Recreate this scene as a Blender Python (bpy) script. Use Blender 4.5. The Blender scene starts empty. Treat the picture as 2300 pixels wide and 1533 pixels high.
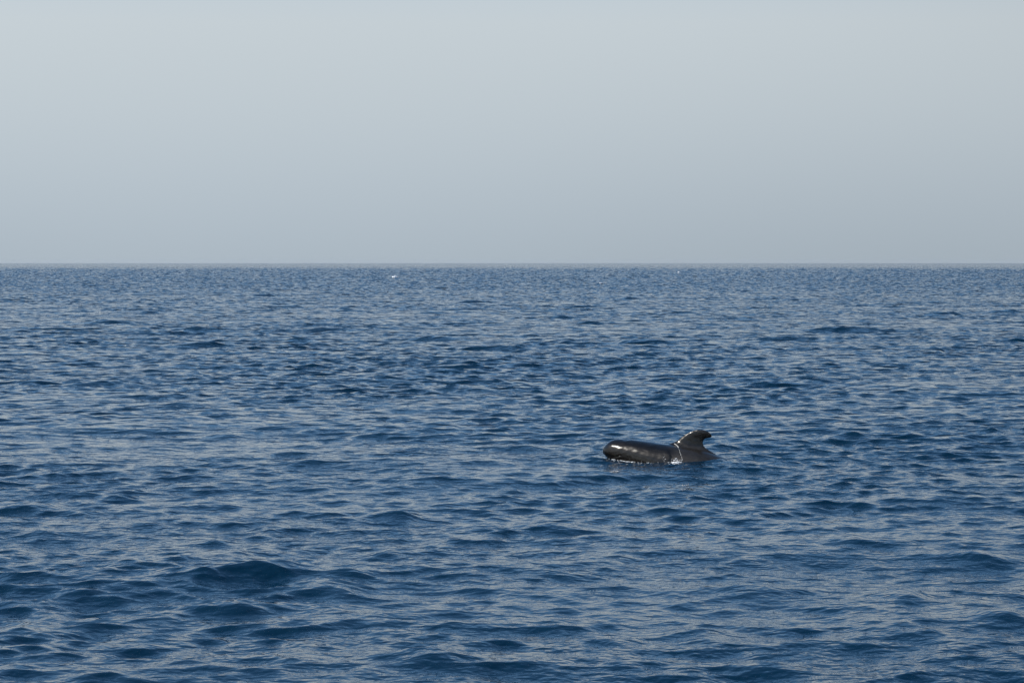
import bpy, bmesh, math, random
import numpy as np
from mathutils import Vector, Matrix
from mathutils.bvhtree import BVHTree

S = bpy.context.scene
C = S.collection
R = math.radians

# ------------------------------------------------------------------ camera
CAM_H = 3.3                      # metres above mean sea level, a boat's deck
LENS = 92
FPX = 2300 * LENS / 36            # focal length in pixels of the 2300 px wide photograph
cam_d = bpy.data.cameras.new('camera')
cam_d.lens = LENS; cam_d.sensor_width = 36; cam_d.sensor_fit = 'HORIZONTAL'
cam_d.clip_start = 0.1; cam_d.clip_end = 60000
cam = bpy.data.objects.new('camera', cam_d); C.objects.link(cam)
cam.location = (0, 0, CAM_H)
cam.rotation_euler = (R(90 - 0.058) - math.atan(175.5 / FPX), 0, 0)
S.camera = cam

# ------------------------------------------------------------------ sky, sun, exposure
SUN_EL, SUN_AZ = 42, -114         # azimuth from the view direction (+Y), negative = left
w = bpy.data.worlds.new('World'); S.world = w; w.use_nodes = True
nt = w.node_tree; nt.nodes.clear()
wo = nt.nodes.new('ShaderNodeOutputWorld'); bg = nt.nodes.new('ShaderNodeBackground')
sky = nt.nodes.new('ShaderNodeTexSky'); sky.sky_type = 'NISHITA'; sky.sun_disc = False
sky.sun_elevation = R(SUN_EL); sky.sun_rotation = R(SUN_AZ)
sky.altitude = 0; sky.air_density = 1.0; sky.dust_density = 1.0; sky.ozone_density = 1.0
# the lowest degrees lie in a thin even haze bank: look the sky up a little higher, then dim and cool it towards the horizon
tcw = nt.nodes.new('ShaderNodeTexCoord'); sx = nt.nodes.new('ShaderNodeSeparateXYZ'); cx = nt.nodes.new('ShaderNodeCombineXYZ')
mx = nt.nodes.new('ShaderNodeMath'); mx.operation = 'MAXIMUM'; mx.inputs[1].default_value = 0.0
ad = nt.nodes.new('ShaderNodeMath'); ad.operation = 'ADD'; ad.inputs[1].default_value = 0.1
nt.links.new(tcw.outputs['Generated'], sx.inputs[0]); nt.links.new(sx.outputs['Z'], mx.inputs[0]); nt.links.new(mx.outputs[0], ad.inputs[0])
nt.links.new(sx.outputs['X'], cx.inputs['X']); nt.links.new(sx.outputs['Y'], cx.inputs['Y']); nt.links.new(ad.outputs[0], cx.inputs['Z'])
nrm = nt.nodes.new('ShaderNodeVectorMath'); nrm.operation = 'NORMALIZE'
nt.links.new(cx.outputs[0], nrm.inputs[0]); nt.links.new(nrm.outputs[0], sky.inputs['Vector'])
bank = nt.nodes.new('ShaderNodeMapRange'); bank.interpolation_type = 'SMOOTHSTEP'
bank.inputs['From Min'].default_value = -0.032; bank.inputs['From Max'].default_value = 0.109
nt.links.new(mx.outputs[0], bank.inputs['Value'])
tint = nt.nodes.new('ShaderNodeMix'); tint.data_type = 'RGBA'
tint.inputs['A'].default_value = (0.553, 0.604, 0.68, 1); tint.inputs['B'].default_value = (0.956, 0.959, 0.912, 1)
nt.links.new(bank.outputs[0], tint.inputs['Factor'])
mul = nt.nodes.new('ShaderNodeMix'); mul.data_type = 'RGBA'; mul.blend_type = 'MULTIPLY'; mul.inputs['Factor'].default_value = 1
hs = nt.nodes.new('ShaderNodeHueSaturation'); milk = nt.nodes.new('ShaderNodeMapRange'); milk.inputs['From Min'].default_value = 0.09; milk.inputs['From Max'].default_value = 0.22   # milky low air, bluer above
milk.inputs['To Min'].default_value = 0.38; milk.inputs['To Max'].default_value = 1.25
nt.links.new(mx.outputs[0], milk.inputs['Value']); nt.links.new(milk.outputs[0], hs.inputs['Saturation'])
nt.links.new(sky.outputs[0], hs.inputs['Color']); 
hz = nt.nodes.new('ShaderNodeTexNoise'); hz.inputs['Scale'].default_value = 1.7; hz.inputs['Detail'].default_value = 1.0   # uneven haze
hzm = nt.nodes.new('ShaderNodeMapping'); hzm.inputs['Location'].default_value = (60.68, 100.04, 37.72); hzm.inputs['Scale'].default_value = (1, 1, 1.6)
nt.links.new(tcw.outputs['Generated'], hzm.inputs['Vector']); nt.links.new(hzm.outputs[0], hz.inputs['Vector'])
hzr = nt.nodes.new('ShaderNodeMapRange'); hzr.inputs['From Min'].default_value = 0.3; hzr.inputs['From Max'].default_value = 0.7
hzr.inputs['To Min'].default_value = 0.86; hzr.inputs['To Max'].default_value = 1.14
nt.links.new(hz.outputs[0], hzr.inputs['Value'])
hmul = nt.nodes.new('ShaderNodeMix'); hmul.data_type = 'RGBA'; hmul.blend_type = 'MULTIPLY'; hmul.inputs['Factor'].default_value = 1
nt.links.new(hs.outputs[0], hmul.inputs['A']); nt.links.new(hzr.outputs[0], hmul.inputs['B']); nt.links.new(hmul.outputs['Result'], mul.inputs['A']); nt.links.new(tint.outputs['Result'], mul.inputs['B'])
# the brightening with height seen in the frame goes on up to the whitish middle sky
up = nt.nodes.new('ShaderNodeMapRange'); up.interpolation_type = 'SMOOTHSTEP'
up.inputs['From Min'].default_value = 0.06; up.inputs['From Max'].default_value = 0.30; up.inputs['To Min'].default_value = 1.0; up.inputs['To Max'].default_value = 1.36
nt.links.new(mx.outputs[0], up.inputs['Value'])
bst = nt.nodes.new('ShaderNodeMath'); bst.operation = 'MULTIPLY'; bst.inputs[1].default_value = 0.128
nt.links.new(up.outputs[0], bst.inputs[0]); nt.links.new(bst.outputs[0], bg.inputs['Strength'])
nt.links.new(mul.outputs['Result'], bg.inputs['Color']); nt.links.new(bg.outputs[0], wo.inputs['Surface'])

sun_d = bpy.data.lights.new('sun', 'SUN'); sun_d.energy = 4.4; sun_d.angle = R(0.53)
sun_d.color = (1.0, 0.95, 0.87)
sun = bpy.data.objects.new('sun', sun_d); C.objects.link(sun)
sdir = Vector((math.sin(R(SUN_AZ)) * math.cos(R(SUN_EL)), math.cos(R(SUN_AZ)) * math.cos(R(SUN_EL)), math.sin(R(SUN_EL))))
sun.rotation_euler = sdir.to_track_quat('Z', 'Y').to_euler()
sun.location = sdir * 100

S.view_settings.view_transform = 'Standard'; S.view_settings.look = 'None'
S.view_settings.gamma = 1; S.view_settings.use_curve_mapping = False
S.view_settings.exposure = 0.08

# ------------------------------------------------------------------ helpers
def tag(o, label=None, cat=None, group=None, kind=None):
    if label: o['label'] = label
    if cat: o['category'] = cat
    if group: o['group'] = group
    if kind: o['kind'] = kind
    return o

def sea_point(px, py):
    """photo pixel -> point on the mean sea surface"""
    t = (py - 591.0) / FPX + math.tan(R(0.058))            # below eye level; the horizon itself dips by 0.058 degrees
    q = max(t * t - 2 * CAM_H / 6.371e6, 0)
    D = (t - math.sqrt(q)) * 6.371e6                       # the near crossing with the curved sea
    return (px - 1150.0) * D / FPX, D

def smooth(t):
    t = np.clip(t, 0, 1); return t * t * (3 - 2 * t)

def material(name):
    m = bpy.data.materials.new(name); m.use_nodes = True
    return m, m.node_tree, m.node_tree.nodes['Principled BSDF']

# ------------------------------------------------------------------ the whale's place
WX0, WY = sea_point(1354, 1035)          # nose tip
YAW = R(-18)
ZP = WY / FPX / 6.389                   # metres per unit of the measured outline (6.389 units to a photo pixel)             # metres per pixel of the measured outline

# ------------------------------------------------------------------ sea surface
rng = np.random.default_rng(11)
NW = 170
lam = np.exp(np.linspace(math.log(0.16), math.log(16.0), NW)) * np.exp(rng.normal(0, 0.02, NW))
kk = 2 * np.pi / lam
spread = np.where(lam > 5, 0.45, 0.78)
ang = R(-90 + 12) + rng.normal(0, 1, NW) * spread          # travelling towards the camera
ph = rng.uniform(0, 2 * np.pi, NW)
MSS = 0.0225                                                # mean square slope carried by the mesh
shape = np.interp(np.log(lam), np.log([.16, .3, .6, 1.2, 2., 3.5, 5.5, 8., 16.]), [.75, 1.05, 1.2, .95, .62, .40, .30, .20, .10])
shape *= 1 / (shape ** 2).mean() ** 0.5
slope = shape * math.sqrt(2 * MSS / NW) * rng.uniform(0.6, 1.3, NW)
amp = slope / kk

# single steeper waves that stand out in the photograph: (x px, y px, half width px, height m, tilt)
PACKETS = [(600, 1300, 150, .13, .10), (760, 1332, 120, .10, -.05), (540, 1372, 110, .10, .05), (2120, 706, 60, .22, .02),
           (1040, 826, 110, .16, .0), (240, 862, 110, .15, .06), (60, 1142, 100, .13, -.05), (2045, 1340, 90, .12, 0),
           (2260, 1395, 90, .12, -.05), (1830, 860, 60, .12, 0), (1490, 852, 80, .12, 0), (1690, 1336, 120, .10, -.03),
           (1400, 952, 70, .13, -.04), (1240, 1187, 100, .10, -.03), (2080, 930, 110, .13, -.02), (370, 752, 150, .16, .08),
           (900, 1165, 80, .10, -.03), (1590, 1432, 100, .09, .02), (980, 1480, 130, .09, .03), (90, 860, 80, .13, 0),
           (690, 1045, 70, .10, 0), (350, 1053, 80, .11, 0), (1900, 985, 60, .09, 0), (2200, 1260, 90, .08, 0),
           (1180, 1010, 60, .09, 0), (640, 690, 80, .18, .03), (1260, 714, 90, .18, .02), (500, 975, 60, .10, 0)]
PK = []
for _ in range(90):                                         # and steeper crests scattered farther out
    dd = math.exp(rng.uniform(math.log(90), math.log(1200))); aa = R(rng.uniform(-17, 17))
    PK.append((dd * math.sin(aa), dd * math.cos(aa), rng.uniform(.7, 1.9), rng.uniform(.12, .21), rng.uniform(-.06, .06)))
for (px, py, wpx, h_, tl) in PACKETS:
    x, y = sea_point(px, py)
    PK.append((x, y, 0.7 * wpx * y / FPX, h_ * 0.65, tl))

def sea_fields(x, y, sp):
    """vertical and horizontal displacement at (x, y); sp = local mesh spacing (waves it cannot carry are left out)"""
    dx = np.zeros_like(x); dy = np.zeros_like(x); dz = np.zeros_like(x); lost = np.zeros_like(x); mid = np.zeros_like(x)
    cut = (2.2 - 1.0 * smooth((np.hypot(x, y) - 40) / 160)).astype(np.float32)
    gust = np.zeros_like(x)
    for (gl, ga, gp) in ((23, .3, 1.), (37, 2.2, 2.), (14, 1.2, 4.), (61, .9, .5), (9, 2.7, 3.3)):
        gust += np.sin(2 * np.pi / gl * (x * math.cos(ga) + y * math.sin(ga)) + gp + 1.5 * np.sin(x * .05 + y * .03))
    gust = np.clip(1 + 0.13 * gust, 0.6, 1.5)
    for i in range(NW):
        att = smooth((lam[i] / sp - cut) / cut)
        a = amp[i] * att * (gust if lam[i] < 2.2 else 1.0); lost += slope[i] ** 2 * (1 - att * att)
        cx, cy = math.cos(ang[i]), math.sin(ang[i])
        p = (kk[i] * (x.astype(np.float64) * cx + y * cy) + ph[i])
        p = np.mod(p, 2 * np.pi).astype(np.float32)
        s, c = np.sin(p), np.cos(p)
        dz += a * c
        if 0.35 < lam[i] < 4: mid += a * c
        q = 1.2 * a * s
        dx -= cx * q; dy -= cy * q
    lean = 0.9 * mid + 2.5 * np.maximum(mid, 0) ** 2         # crests lean forward, the way they run
    dx += lean * math.cos(R(-78)); dy += lean * math.sin(R(-78))
    for (X, Y, W, H, T) in PK:
        u = x - X; m = np.abs(u) < 3.2 * W
        m &= np.abs(y - Y) < 6
        if not m.any(): continue
        um = u[m]; v = (y[m] - Y) - T * um * 6 - 0.25 * um * um / W
        L = 0.42 + 1.1 * H
        dz[m] += H * np.exp(-(um / W) ** 2) * (np.exp(-(v / L) ** 2) - 0.35 * np.exp(-((v + 1.6 * L) / L) ** 2)) * smooth(W / (sp[m] * 2.0))
    # calmer, shaped water hugging the whale's body, with small rings running off it
    m = np.hypot(x - WX0 - 1, y - WY) < 6
    if m.any():
        ex, ey = x[m] - WX0, y[m] - WY
        u = ex * math.cos(YAW) + ey * math.sin(YAW); v = -ex * math.sin(YAW) + ey * math.cos(YAW)
        gx = np.maximum(np.abs(u - 0.95) - 0.95, 0); gy = np.maximum(np.abs(v) - 0.28, 0)
        wgt = np.exp(-((gx / 0.5) ** 2 + (gy / 0.55) ** 2))
        zt = np.interp(u, [-1.0, 0.0, 0.25, 0.5, 1.3, 1.6, 1.95, 2.4, 3.2], [0.06, 0.05, 0.025, 0.0, -0.005, 0.03, 0.08, 0.10, 0.06])
        dist = np.hypot(gx, gy)
        ring = 0.020 * np.sin(dist * 24 + 2.2 * np.sin(u * 2.7)) * np.exp(-dist / 0.7) * smooth(dist / 0.08)
        zt = zt + 0.014
        keep = 1 - 0.7 * wgt
        dz[m] = dz[m] * keep + zt * wgt + ring; dx[m] *= keep; dy[m] *= keep
    return dx, dy, dz, np.sqrt(lost / (slope ** 2).sum())

def build_sea():
    # rings: fine near, coarser far; columns: fine across the view, coarse around the back
    rs = [0.0, 3.5, 7.0, 10.0]
    r = 12.0
    while r < 9500:
        rs.append(r)
        if r < 16: d = 0.10
        elif r < 40: d = 0.045
        elif r < 80: d = 0.045 + (r - 40) / 40 * 0.045
        elif r < 320: d = 0.09 + (r - 80) / 240 * 0.25
        elif r < 1000: d = 0.34 + (r - 320) / 680 * 0.86
        else: d = 1.2 * (r / 1000) ** 2.3
        r += d * 1.1
    rs = np.array(rs)
    NF, HALF = 360, R(12.3)
    fine = np.linspace(-HALF, HALF, NF)
    n = 8; st = fine[1] - fine[0]
    side = [HALF]
    g = st
    while side[-1] < math.pi - 0.02:
        g = min(g * 1.35, R(20)); side.append(side[-1] + g)
    side = np.array(side[1:]); side = HALF + (side - HALF) * (math.pi - HALF) / (side[-1] - HALF)
    th = np.concatenate([-side[::-1][1:], fine, side])      # the last column closes at +pi; wrap to the first
    nr, nc = len(rs), len(th)
    dr = np.gradient(rs); dth = np.gradient(th)
    RR, TT = np.meshgrid(rs, th, indexing='ij')
    x0 = (RR * np.sin(TT)); y0 = (RR * np.cos(TT))
    sp = np.maximum(dr[:, None] * 0.65, RR * dth[None, :] * 0.9)
    x = x0.ravel().astype(np.float32); y = y0.ravel().astype(np.float32); spf = sp.ravel().astype(np.float32)
    dx, dy, dz, lost = sea_fields(x, y, spf)
    # far out, waves shorter than the mesh cells still tilt its facets
    cell = np.minimum(np.broadcast_to(dr[:, None], RR.shape), RR * dth[None, :]).ravel()
    far = smooth((RR.ravel() - 90) / 260)
    dz += (rng.normal(0, 1, dz.size) * np.minimum(lost * math.sqrt(MSS) * 0.72 * cell, 0.10) * far).astype(np.float32)
    co = np.empty((nr * nc, 3), np.float32)
    co[:, 0] = x + dx; co[:, 1] = y + dy
    co[:, 2] = dz - (x * x + y * y) / (2 * 6.371e6)          # the earth's curve
    i = np.arange(nr - 1)[:, None] * nc; j = np.arange(nc)[None, :]; j2 = (j + 1) % nc
    quads = np.stack([i + j, i + j2, i + nc + j2, i + nc + j], -1).reshape(-1, 4)[:, ::-1]
    me = bpy.data.meshes.new('sea')
    me.vertices.add(len(co)); me.vertices.foreach_set('co', co.ravel())
    me.loops.add(quads.size); me.loops.foreach_set('vertex_index', quads.ravel().astype(np.int32))
    me.polygons.add(len(quads)); me.polygons.foreach_set('loop_start', np.arange(0, quads.size, 4, dtype=np.int32))
    me.update(calc_edges=True)
    me.polygons.foreach_set('use_smooth', np.ones(len(quads), bool))
    at = me.attributes.new('unresolved', 'FLOAT', 'POINT'); at.data.foreach_set('value', lost.astype(np.float32))
    o = bpy.data.objects.new('sea', me); C.objects.link(o)
    return o

# water: deep blue body colour under a clear reflecting surface, with fine ripples
wm, wt, wb = material('sea_water')
wb.inputs['Base Color'].default_value = (0.0002, 0.0128, 0.0300, 1)
wb.inputs['Roughness'].default_value = 0.035
wb.inputs['IOR'].default_value = 1.333
tc = wt.nodes.new('ShaderNodeNewGeometry')
def ripple(scale, sx, rot, detail):
    mp = wt.nodes.new('ShaderNodeMapping'); mp.inputs['Rotation'].default_value = (0, 0, R(rot)); mp.inputs['Scale'].default_value = (sx, 1, 1)
    nz = wt.nodes.new('ShaderNodeTexNoise'); nz.inputs['Scale'].default_value = scale; nz.inputs['Detail'].default_value = detail
    nz.inputs['Roughness'].default_value = 0.5
    wt.links.new(tc.outputs['Position'], mp.inputs['Vector']); wt.links.new(mp.outputs[0], nz.inputs['Vector'])
    return nz.outputs[0]
gust = ripple(0.09, 0.6, 10, 2)
gr = wt.nodes.new('ShaderNodeMapRange'); gr.inputs['From Min'].default_value = 0.35; gr.inputs['From Max'].default_value = 0.65
gr.inputs['To Min'].default_value = 0.55; gr.inputs['To Max'].default_value = 1.15
wt.links.new(gust, gr.inputs['Value'])
# waves too short for the far part of the mesh go on as relief
un = wt.nodes.new('ShaderNodeAttribute'); un.attribute_name = 'unresolved'
b = wt.nodes.new('ShaderNodeBump'); b.inputs['Distance'].default_value = 0.7; b.inputs['Filter Width'].default_value = 0.1
wt.links.new(ripple(1.1, 0.6, 12, 2.5), b.inputs['Height']); wt.links.new(un.outputs['Fac'], b.inputs['Strength'])
prev = b.outputs[0]
for (sc, sx, rot, det, dist, st) in ((5.0, 0.75, 14, 1.0, 0.033, 1.0), (13., 0.85, -18, 1.5, 0.018, 1.0)):
    b = wt.nodes.new('ShaderNodeBump'); b.inputs['Distance'].default_value = dist; b.inputs['Filter Width'].default_value = 0.1
    wt.links.new(ripple(sc, sx, rot, det), b.inputs['Height'])
    wt.links.new(gr.outputs[0], b.inputs['Strength'])
    if prev: wt.links.new(prev, b.inputs['Normal'])
    prev = b.outputs[0]
wt.links.new(prev, wb.inputs['Normal'])

sea = build_sea()
sea.data.materials.append(wm)
tag(sea, 'deep blue choppy open sea reaching to the horizon', 'sea', kind='structure')

# ------------------------------------------------------------------ whale
def zx(p): return (p - 345) * ZP
def zz(p): return (717 - p) * ZP

def spline(xs, ys):
    """monotone-ish smooth interpolation (Catmull-Rom) of a table"""
    xs = np.array(xs, float); ys = np.array(ys, float); m = np.gradient(ys, xs)
    def f(x):
        i = np.clip(np.searchsorted(xs, x) - 1, 0, len(xs) - 2)
        h = xs[i + 1] - xs[i]; t = np.clip((x - xs[i]) / h, 0, 1)
        return ((2*t**3-3*t**2+1)*ys[i] + (t**3-2*t**2+t)*h*m[i] + (-2*t**3+3*t**2)*ys[i+1] + (t**3-t**2)*h*m[i+1])
    return f

TOPX = [zx(p) for p in (345, 352, 368, 395, 435, 500, 600, 740, 860, 1000, 1180, 1300, 1500, 1750, 1900, 2010)] + [2.3, 2.8, 3.4, 3.9, 4.15]
TOPZ = [zz(p) for p in (600, 568, 545, 515, 478, 444, 432, 436, 446, 462, 484, 494, 518, 562, 610, 650)] + [-.10, -.33, -.52, -.62, -.65]
BOTX = [0, .015, .05, .10, .18, .30, .5, .8, 1.2, 1.6, 2.0, 2.5, 3.0, 3.5, 3.9, 4.15]
BOTZ = [zz(600), .085, .05, .012, -.035, -.09, -.17, -.31, -.44, -.50, -.54, -.62, -.67, -.70, -.72, -.70]
WIDX = [0, .015, .05, .10, .18, .30, .5, .8, 1.2, 1.6, 2.0, 2.5, 3.0, 3.5, 3.9, 4.15]
WIDY = [0.0, .06, .115, .16, .20, .235, .275, .325, .36, .365, .33, .26, .18, .10, .05, .02]
ftop, fbot, fwid = spline(TOPX, TOPZ), spline(BOTX, BOTZ), spline(WIDX, WIDY)

def whale_mesh():
    bm = bmesh.new()
    # body loft
    xs = np.concatenate([4.15 * (np.linspace(0, 1, 90) ** 1.8)])[1:]
    N = 40; rings = []
    for x in xs:
        t, b, wd = float(ftop(x)), float(fbot(x)), float(fwid(x))
        c, h = (t + b) / 2, max((t - b) / 2, .004)
        ring = []
        for k in range(N):
            a = 2 * math.pi * k / N
            ca, sa = math.cos(a), math.sin(a)
            e = 0.92
            ring.append(bm.verts.new((x, wd * math.copysign(abs(ca) ** e, ca), c + h * math.copysign(abs(sa) ** e, sa))))
        rings.append(ring)
    for A, B in zip(rings, rings[1:]):
        for k in range(N):
            bm.faces.new((A[k], A[(k+1) % N], B[(k+1) % N], B[k]))
    tip = bm.verts.new((0, 0, zz(600)))
    for k in range(N): bm.faces.new((rings[0][(k+1) % N], rings[0][k], tip))
    bm.faces.new(rings[-1])
    # blade-like fins: an outline with thickness, lens-shaped section, flared root
    def blade(outline, thick, to_world):
        """outline: list of (leading (u,v), trailing (u,v)) stations from root to tip"""
        M = 18; sec = []
        for s, ((u0, v0), (u1, v1)) in enumerate(outline):
            th = thick[s]; ring = []
            for k in range(M):
                a = 2 * math.pi * k / M
                f = (1 - math.cos(a)) / 2
                th_ = th * math.sin(a) * (1.0 - 0.45 * f)
                ring.append(bm.verts.new(to_world(u0 + (u1 - u0) * f, v0 + (v1 - v0) * f, th_)))
            sec.append(ring)
        for A, B in zip(sec, sec[1:]):
            for k in range(M): bm.faces.new((A[k], B[k], B[(k+1) % M], A[(k+1) % M]))
        bm.faces.new(sec[0][::-1]); bm.faces.new(sec[-1])
    # dorsal fin, stations measured as (leading edge, trailing edge)
    st = [((1215, 560), (2000, 690)), ((1265, 492), (1945, 622)), ((1335, 470), (1868, 578)), ((1395, 443), (1800, 540)), ((1440, 400), (1766, 502)),
          ((1490, 362), (1754, 466)), ((1545, 328), (1764, 432)), ((1610, 299), (1785, 408)), ((1680, 282), (1815, 397)),
          ((1745, 280), (1850, 394)), ((1808, 296), (1872, 384)), ((1850, 324), (1879, 366)), ((1868, 343), (1875, 352))]
    thick = [.16, .11, .075, .052, .042, .036, .031, .027, .024, .021, .018, .014, .008]
    blade([((zx(a), zz(b)), (zx(c), zz(d))) for (a, b), (c, d) in st], thick, lambda u, v, t: (u, t, v))
    # flippers and tail flukes, under water
    for sgn in (-1, 1):
        st = [((.55, .10), (.90, .10)), ((.62, .30), (.92, .30)), ((.80, .48), (1.02, .46)), ((1.05, .66), (1.18, .62)), ((1.32, .76), (1.36, .74))]
        blade([(a, b) for a, b in st], [.05, .045, .035, .022, .008],
              lambda u, v, t, s=sgn: (u, s * v, -.24 - .45 * (v - .1) + t))
        st = [((3.78, .0), (4.22, .0)), ((3.88, .16), (4.26, .16)), ((4.02, .33), (4.30, .33)), ((4.20, .47), (4.36, .46)), ((4.36, .54), (4.41, .53))]
        blade([(a, b) for a, b in st], [.045, .035, .025, .016, .006], lambda u, v, t, s=sgn: (u, s * v, -.67 + t))
    bmesh.ops.recalc_face_normals(bm, faces=bm.faces)
    me = bpy.data.meshes.new('whale'); bm.to_mesh(me); bm.free()
    o = bpy.data.objects.new('whale_raw', me); C.objects.link(o)
    md = o.modifiers.new('r', 'REMESH'); md.mode = 'VOXEL'; md.voxel_size = 0.0085
    sm = o.modifiers.new('s', 'SMOOTH'); sm.factor = 0.5; sm.iterations = 5
    dg = bpy.context.evaluated_depsgraph_get()
    out = bpy.data.meshes.new_from_object(o.evaluated_get(dg))
    bpy.data.objects.remove(o); bpy.data.meshes.remove(me)
    n = len(out.vertices); co = np.empty(n * 3, np.float32); out.vertices.foreach_get('co', co); co = co.reshape(-1, 3)
    no = np.empty(n * 3, np.float32); out.vertices.foreach_get('normal', no); no = no.reshape(-1, 3)
    X, Y, Z = co.T
    # a fold behind the head: the fore body stands slightly proud and ends in a curved edge
    edge = zx(1180) + np.interp(Z, [zz(745), zz(650), zz(560), zz(500), zz(480)], [zx(1350) - zx(1180), zx(1385) - zx(1180), zx(1335) - zx(1180), zx(1235) - zx(1180), 0])
    s = np.clip((edge - X) / 0.10, -1, 1)
    d = 0.003 * (1 - smooth((Z - .17) / .06)) * np.where(s > 0, np.minimum(1, s * 4) * (1 - smooth((edge - X - .1) / .6)), -0.4 * np.exp(-(s * 3) ** 2))
    # blowhole dent, mouth groove, soft unevenness
    d -= 0.014 * np.exp(-(((X - zx(680)) / .045) ** 2 + ((Y + .05) / .05) ** 2)) * (Z > .2)
    mz = np.interp(X, [0, .1, .2, .3, .36], [.075, .06, .05, .055, .075])
    d -= 0.007 * np.exp(-((Z - mz) / .010) ** 2) * (X < .36)
    co += no * d[:, None]
    out.vertices.foreach_set('co', co.ravel()); out.update()
    out.polygons.foreach_set('use_smooth', np.ones(len(out.polygons), bool))
    return out

sk, kt, kb = material('wet_whale_skin')
kb.inputs['Roughness'].default_value = 0.2
kb.inputs['IOR'].default_value = 1.36
kb.inputs['Specular IOR Level'].default_value = 0.15
kb.inputs['Coat Weight'].default_value = 0.85; kb.inputs['Coat Roughness'].default_value = 0.22; kb.inputs['Coat IOR'].default_value = 1.40   # film of water
ko = kt.nodes.new('ShaderNodeTexCoord')
def knoise(scale, detail, stretch=(1, 1, 1)):
    mp = kt.nodes.new('ShaderNodeMapping'); mp.inputs['Scale'].default_value = stretch
    nz = kt.nodes.new('ShaderNodeTexNoise'); nz.inputs['Scale'].default_value = scale; nz.inputs['Detail'].default_value = detail
    kt.links.new(ko.outputs['Object'], mp.inputs['Vector']); kt.links.new(mp.outputs[0], nz.inputs['Vector'])
    return nz.outputs[0]
# greyer, rougher skin from the fold backwards round the fin's foot; black-brown elsewhere
at = kt.nodes.new('ShaderNodeAttribute'); at.attribute_name = 'rear_grey'
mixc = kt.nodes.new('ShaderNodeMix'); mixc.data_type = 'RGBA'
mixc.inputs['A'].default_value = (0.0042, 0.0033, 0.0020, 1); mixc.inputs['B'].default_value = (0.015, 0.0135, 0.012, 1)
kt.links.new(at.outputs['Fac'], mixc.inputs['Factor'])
mot = kt.nodes.new('ShaderNodeMix'); mot.data_type = 'RGBA'; mot.blend_type = 'MULTIPLY'; mot.inputs['Factor'].default_value = 1
mr = kt.nodes.new('ShaderNodeMapRange'); mr.inputs['To Min'].default_value = 0.75; mr.inputs['To Max'].default_value = 1.25
mr.inputs['From Min'].default_value = 0.3; mr.inputs['From Max'].default_value = 0.7
kt.links.new(knoise(9, 4, (1, 1, 1.6)), mr.inputs['Value'])
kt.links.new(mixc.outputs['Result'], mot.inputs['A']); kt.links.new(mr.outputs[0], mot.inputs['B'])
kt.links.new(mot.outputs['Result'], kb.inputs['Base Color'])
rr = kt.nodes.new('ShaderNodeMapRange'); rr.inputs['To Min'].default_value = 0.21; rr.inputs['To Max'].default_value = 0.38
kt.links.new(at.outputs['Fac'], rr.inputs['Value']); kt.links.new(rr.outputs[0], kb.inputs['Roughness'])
kbump = kt.nodes.new('ShaderNodeBump'); kbump.inputs['Distance'].default_value = 0.013; kbump.inputs['Strength'].default_value = 0.8
kt.links.new(knoise(10, 2, (0.8, 1, 1.4)), kbump.inputs['Height']); kt.links.new(kbump.outputs[0], kb.inputs['Normal'])

cbump = kt.nodes.new('ShaderNodeBump'); cbump.inputs['Distance'].default_value = 0.019; cbump.inputs['Strength'].default_value = 0.8   # the film runs in sheets
kt.links.new(knoise(6.5, 1, (0.9, 1, 1.5)), cbump.inputs['Height']); kt.links.new(cbump.outputs[0], kb.inputs['Coat Normal'])

root = bpy.data.objects.new('pilot_whale', None); C.objects.link(root); root.location = (WX0, WY, 0.034); root.rotation_euler.z = YAW; root.scale = (1.05, 1, 1.03)
tag(root, 'dark glossy pilot whale surfacing, blunt rounded head and hooked dorsal fin out of the water', 'whale')
wme = whale_mesh(); wme.materials.append(sk)
n = len(wme.vertices); co = np.empty(n * 3, np.float32); wme.vertices.foreach_get('co', co); X, Y, Z = co.reshape(-1, 3).T
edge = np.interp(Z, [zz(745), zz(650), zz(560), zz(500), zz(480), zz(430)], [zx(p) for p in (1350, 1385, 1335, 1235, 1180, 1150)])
greyness = smooth((X - edge + .03) / .14) * (1 - smooth((Z - .215) / .05)) * (1 - 0.7 * smooth((X - 2.1) / .4))
a = wme.attributes.new('rear_grey', 'FLOAT', 'POINT'); a.data.foreach_set('value', greyness.astype(np.float32))
body = bpy.data.objects.new('body', wme); C.objects.link(body); body.parent = root

bvh = BVHTree.FromPolygons([v.co for v in wme.vertices], [p.vertices[:] for p in wme.polygons])
def on_skin(px, py, lift=0.0):
    """the near side of the skin at an outline coordinate; returns (point, normal)"""
    hit, nor, _, _ = bvh.ray_cast(Vector((zx(px), -3, zz(py))), Vector((0, 1, 0)))
    return (hit + nor * lift, nor) if hit else (None, None)

def tube_mesh(name, pts, rad, mat, parent, sides=8):
    bm = bmesh.new(); rings = []
    for i, p in enumerate(pts):
        t = (pts[min(i + 1, len(pts) - 1)] - pts[max(i - 1, 0)]).normalized()
        u = t.cross(Vector((0, 1, 0.3))).normalized(); v = t.cross(u)
        rings.append([bm.verts.new(p + (u * math.cos(2*math.pi*k/sides) + v * math.sin(2*math.pi*k/sides)) * rad[i]) for k in range(sides)])
    for A, B in zip(rings, rings[1:]):
        for k in range(sides): bm.faces.new((A[k], A[(k+1) % sides], B[(k+1) % sides], B[k]))
    bm.faces.new(rings[0][::-1]); bm.faces.new(rings[-1])
    for f in bm.faces: f.smooth = True
    bmesh.ops.recalc_face_normals(bm, faces=bm.faces)
    me = bpy.data.meshes.new(name); bm.to_mesh(me); bm.free(); me.materials.append(mat)
    o = bpy.data.objects.new(name, me); C.objects.link(o); o.parent = parent
    return o

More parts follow.
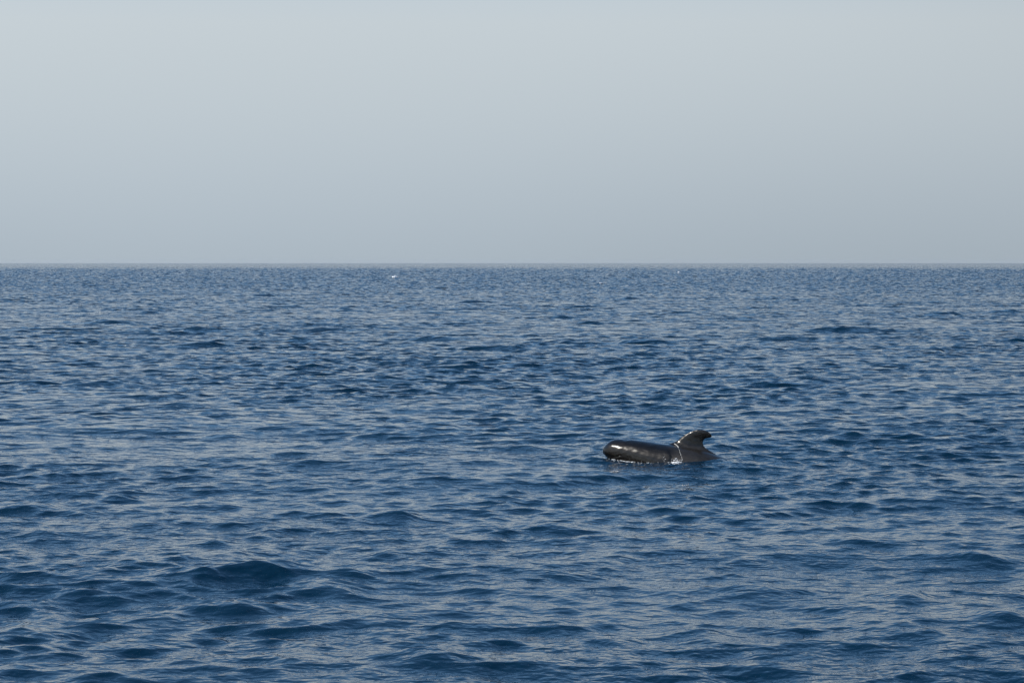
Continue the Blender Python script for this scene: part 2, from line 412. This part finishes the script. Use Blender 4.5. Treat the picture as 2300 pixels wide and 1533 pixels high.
fm, ft, fb = material('white_foam')
fb.inputs['Base Color'].default_value = (0.78, 0.80, 0.82, 1); fb.inputs['Roughness'].default_value = 0.6
em, et, eb = material('whale_eye')
eb.inputs['Base Color'].default_value = (0.01, 0.008, 0.006, 1); eb.inputs['Roughness'].default_value = 0.08

# rim of running water before the fin, its highlight painted as pale colour
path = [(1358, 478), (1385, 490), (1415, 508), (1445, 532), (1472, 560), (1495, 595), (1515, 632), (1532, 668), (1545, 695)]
random.seed(4)
wsm, wst, wsb = material('water_painted_glint')
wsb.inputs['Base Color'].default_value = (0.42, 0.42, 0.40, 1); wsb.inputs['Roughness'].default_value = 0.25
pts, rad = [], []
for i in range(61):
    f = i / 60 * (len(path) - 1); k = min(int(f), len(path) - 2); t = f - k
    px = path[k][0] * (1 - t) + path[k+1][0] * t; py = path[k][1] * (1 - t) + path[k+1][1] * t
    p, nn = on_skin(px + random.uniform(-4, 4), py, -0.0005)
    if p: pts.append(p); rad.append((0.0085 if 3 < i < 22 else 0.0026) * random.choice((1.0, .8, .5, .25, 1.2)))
st = tube_mesh('water_glint_streak', pts, rad, wsm, root)
tag(st, 'thin broken white highlight painted on running water curving down the flank')
# the eye, low on the head
p, nn = on_skin(640, 662)
bm = bmesh.new(); bmesh.ops.create_uvsphere(bm, u_segments=16, v_segments=10, radius=0.016)
for f in bm.faces: f.smooth = True
me = bpy.data.meshes.new('eye'); bm.to_mesh(me); bm.free(); me.materials.append(em)
eye = bpy.data.objects.new('eye', me); C.objects.link(eye); eye.parent = root; eye.location = p - nn * 0.006; eye.scale = (1.2, .6, .8)

# ------------------------------------------------------------------ foam
def blobs(name, items, mat, loc):
    """many small rounded flecks of foam as one mesh; items: (x, y, z, rx, ry, rz)"""
    bm = bmesh.new()
    for (x, y, z, a, b, c) in items:
        r = bmesh.ops.create_icosphere(bm, subdivisions=1, radius=1.0)
        for v in r['verts']:
            q = v.co * random.uniform(.8, 1.2)
            v.co = Vector((x + q.x * a, y + q.y * b, z + q.z * c))
    for f in bm.faces: f.smooth = True
    me = bpy.data.meshes.new(name); bm.to_mesh(me); bm.free(); me.materials.append(mat)
    o = bpy.data.objects.new(name, me); C.objects.link(o); o.location = loc
    return o

sbvh = None
def sea_z(x, y):
    """height of the built water surface under (x, y)"""
    dx = dy = 0.0
    for _ in range(4):
        a, b, c, _l = sea_fields(np.array([x - dx], np.float32), np.array([y - dy], np.float32), np.array([max(0.05, math.hypot(x, y) * 0.0012)], np.float32))
        dx, dy, z = float(a[0]), float(b[0]), float(c[0])
    return z - (x * x + y * y) / (2 * 6.371e6)

random.seed(9)
items = []
def to_world(p):
    return root_m @ Vector(p)
root_m = Matrix.Translation((WX0, WY, 0.034)) @ Matrix.Rotation(YAW, 4, 'Z') @ Matrix.Diagonal((1.05, 1, 1.03, 1))
def fleck(px, py, s, far=0.16):
    # on the water beside the near flank
    p, nn = on_skin(px, 722)
    q = to_world((zx(px), (p.y if p else -.3) - far * random.random() ** 2, 0))
    items.append((q.x - WX0, q.y - WY, sea_z(q.x, q.y) + s * .2, s * random.uniform(1.2, 3), s * random.uniform(1, 2), s * .6))
for _ in range(30): fleck(random.gauss(640, 110), 0, random.uniform(.003, .008))
for _ in range(22): fleck(random.gauss(850, 60), 0, random.uniform(.003, .009))
for _ in range(50): fleck(random.gauss(1455, 50), 0, random.uniform(.004, .011))
for _ in range(30): fleck(random.gauss(1000, 300), 0, random.uniform(.003, .006))
for _ in range(30):                       # froth clinging to the flank
    p, nn = on_skin(random.gauss(1450, 45), random.uniform(665, 728), .001)
    if p: s = random.uniform(.003, .007); q = to_world(p); items.append((q.x - WX0, q.y - WY, q.z, s * 1.5, s, s))
for _ in range(10):
    p, nn = on_skin(random.gauss(1285, 12), random.uniform(640, 735), .001)
    if p: s = random.uniform(.002, .005); q = to_world(p); items.append((q.x - WX0, q.y - WY, q.z, s, s, s))
o = blobs('splash_foam', items, fm, (WX0, WY, 0))
tag(o, 'white froth and droplets along the whale\'s flank at the waterline', 'foam', kind='stuff')

def whitecap(px, py, wpx, hpx, label, seed):
    """one tumbling crest: a single lumpy ridge of foam lying on the highest water near the spot"""
    rg = np.random.default_rng(seed)
    X, D = sea_point(px, py)
    w_, h_ = wpx * D / FPX / 2, hpx * D / FPX
    z = float(np.percentile([sea_z(X, D + d) for d in np.linspace(-3, 3, 9)], 90)) + 0.45 * h_
    bm = bmesh.new(); bmesh.ops.create_icosphere(bm, subdivisions=4, radius=1.0)
    K = rg.normal(0, 5, (14, 3)); P = rg.uniform(0, 6.28, 14)
    for v in bm.verts:
        c = v.co.copy(); u = c.x
        n = sum(math.sin(K[i] @ c + P[i]) for i in range(14)) / 14
        f = 1 + 0.75 * n
        env = 0.35 + 0.65 * (1 - abs(u)) ** 0.7 if u > 0 else 0.55 + 0.45 * (1 - abs(u)) ** 0.5
        v.co = Vector((c.x * w_ * (1 + .15 * n), c.y * w_ * 0.45 * f + 0.25 * w_ * math.sin(2 * u), c.z * h_ * 0.6 * f * env - 0.12 * h_ * u))
    for f in bm.faces: f.smooth = True
    me = bpy.data.meshes.new('whitecap'); bm.to_mesh(me); bm.free(); me.materials.append(fm)
    o = bpy.data.objects.new('whitecap', me); C.objects.link(o); o.location = (X, D, z)
    return tag(o, label, 'whitecap', 'small breaking waves far out')
whitecap(888, 625, 15, 5, 'brightest and largest white breaking crest, left of centre just below the horizon', 1)
whitecap(1525, 613, 7, 2.5, 'tiny white breaking crest on the right, closest of all to the horizon', 2)
whitecap(1350, 638, 9, 2.2, 'faint small white breaking crest right of centre, below the horizon', 3)

# ------------------------------------------------------------------ thin sea haze
hm = bpy.data.materials.new('sea_haze'); hm.use_nodes = True; ht = hm.node_tree; ht.nodes.clear()
ho = ht.nodes.new('ShaderNodeOutputMaterial'); hv = ht.nodes.new('ShaderNodeVolumePrincipled')
hv.inputs['Color'].default_value = (0.80, 0.86, 0.92, 1); hv.inputs['Density'].default_value = 0.00003; hv.inputs['Anisotropy'].default_value = 0.2
ht.links.new(hv.outputs[0], ho.inputs['Volume'])
bm = bmesh.new(); bmesh.ops.create_cube(bm, size=1.0)
for v in bm.verts: v.co = Vector((v.co.x * 20000, v.co.y * 20000, -9.0 if v.co.z < 0 else 4.6))
me = bpy.data.meshes.new('haze'); bm.to_mesh(me); bm.free(); me.materials.append(hm)
hz_o = bpy.data.objects.new('haze', me); C.objects.link(hz_o)
tag(hz_o, 'thin pale haze over the open sea', 'haze', kind='stuff')
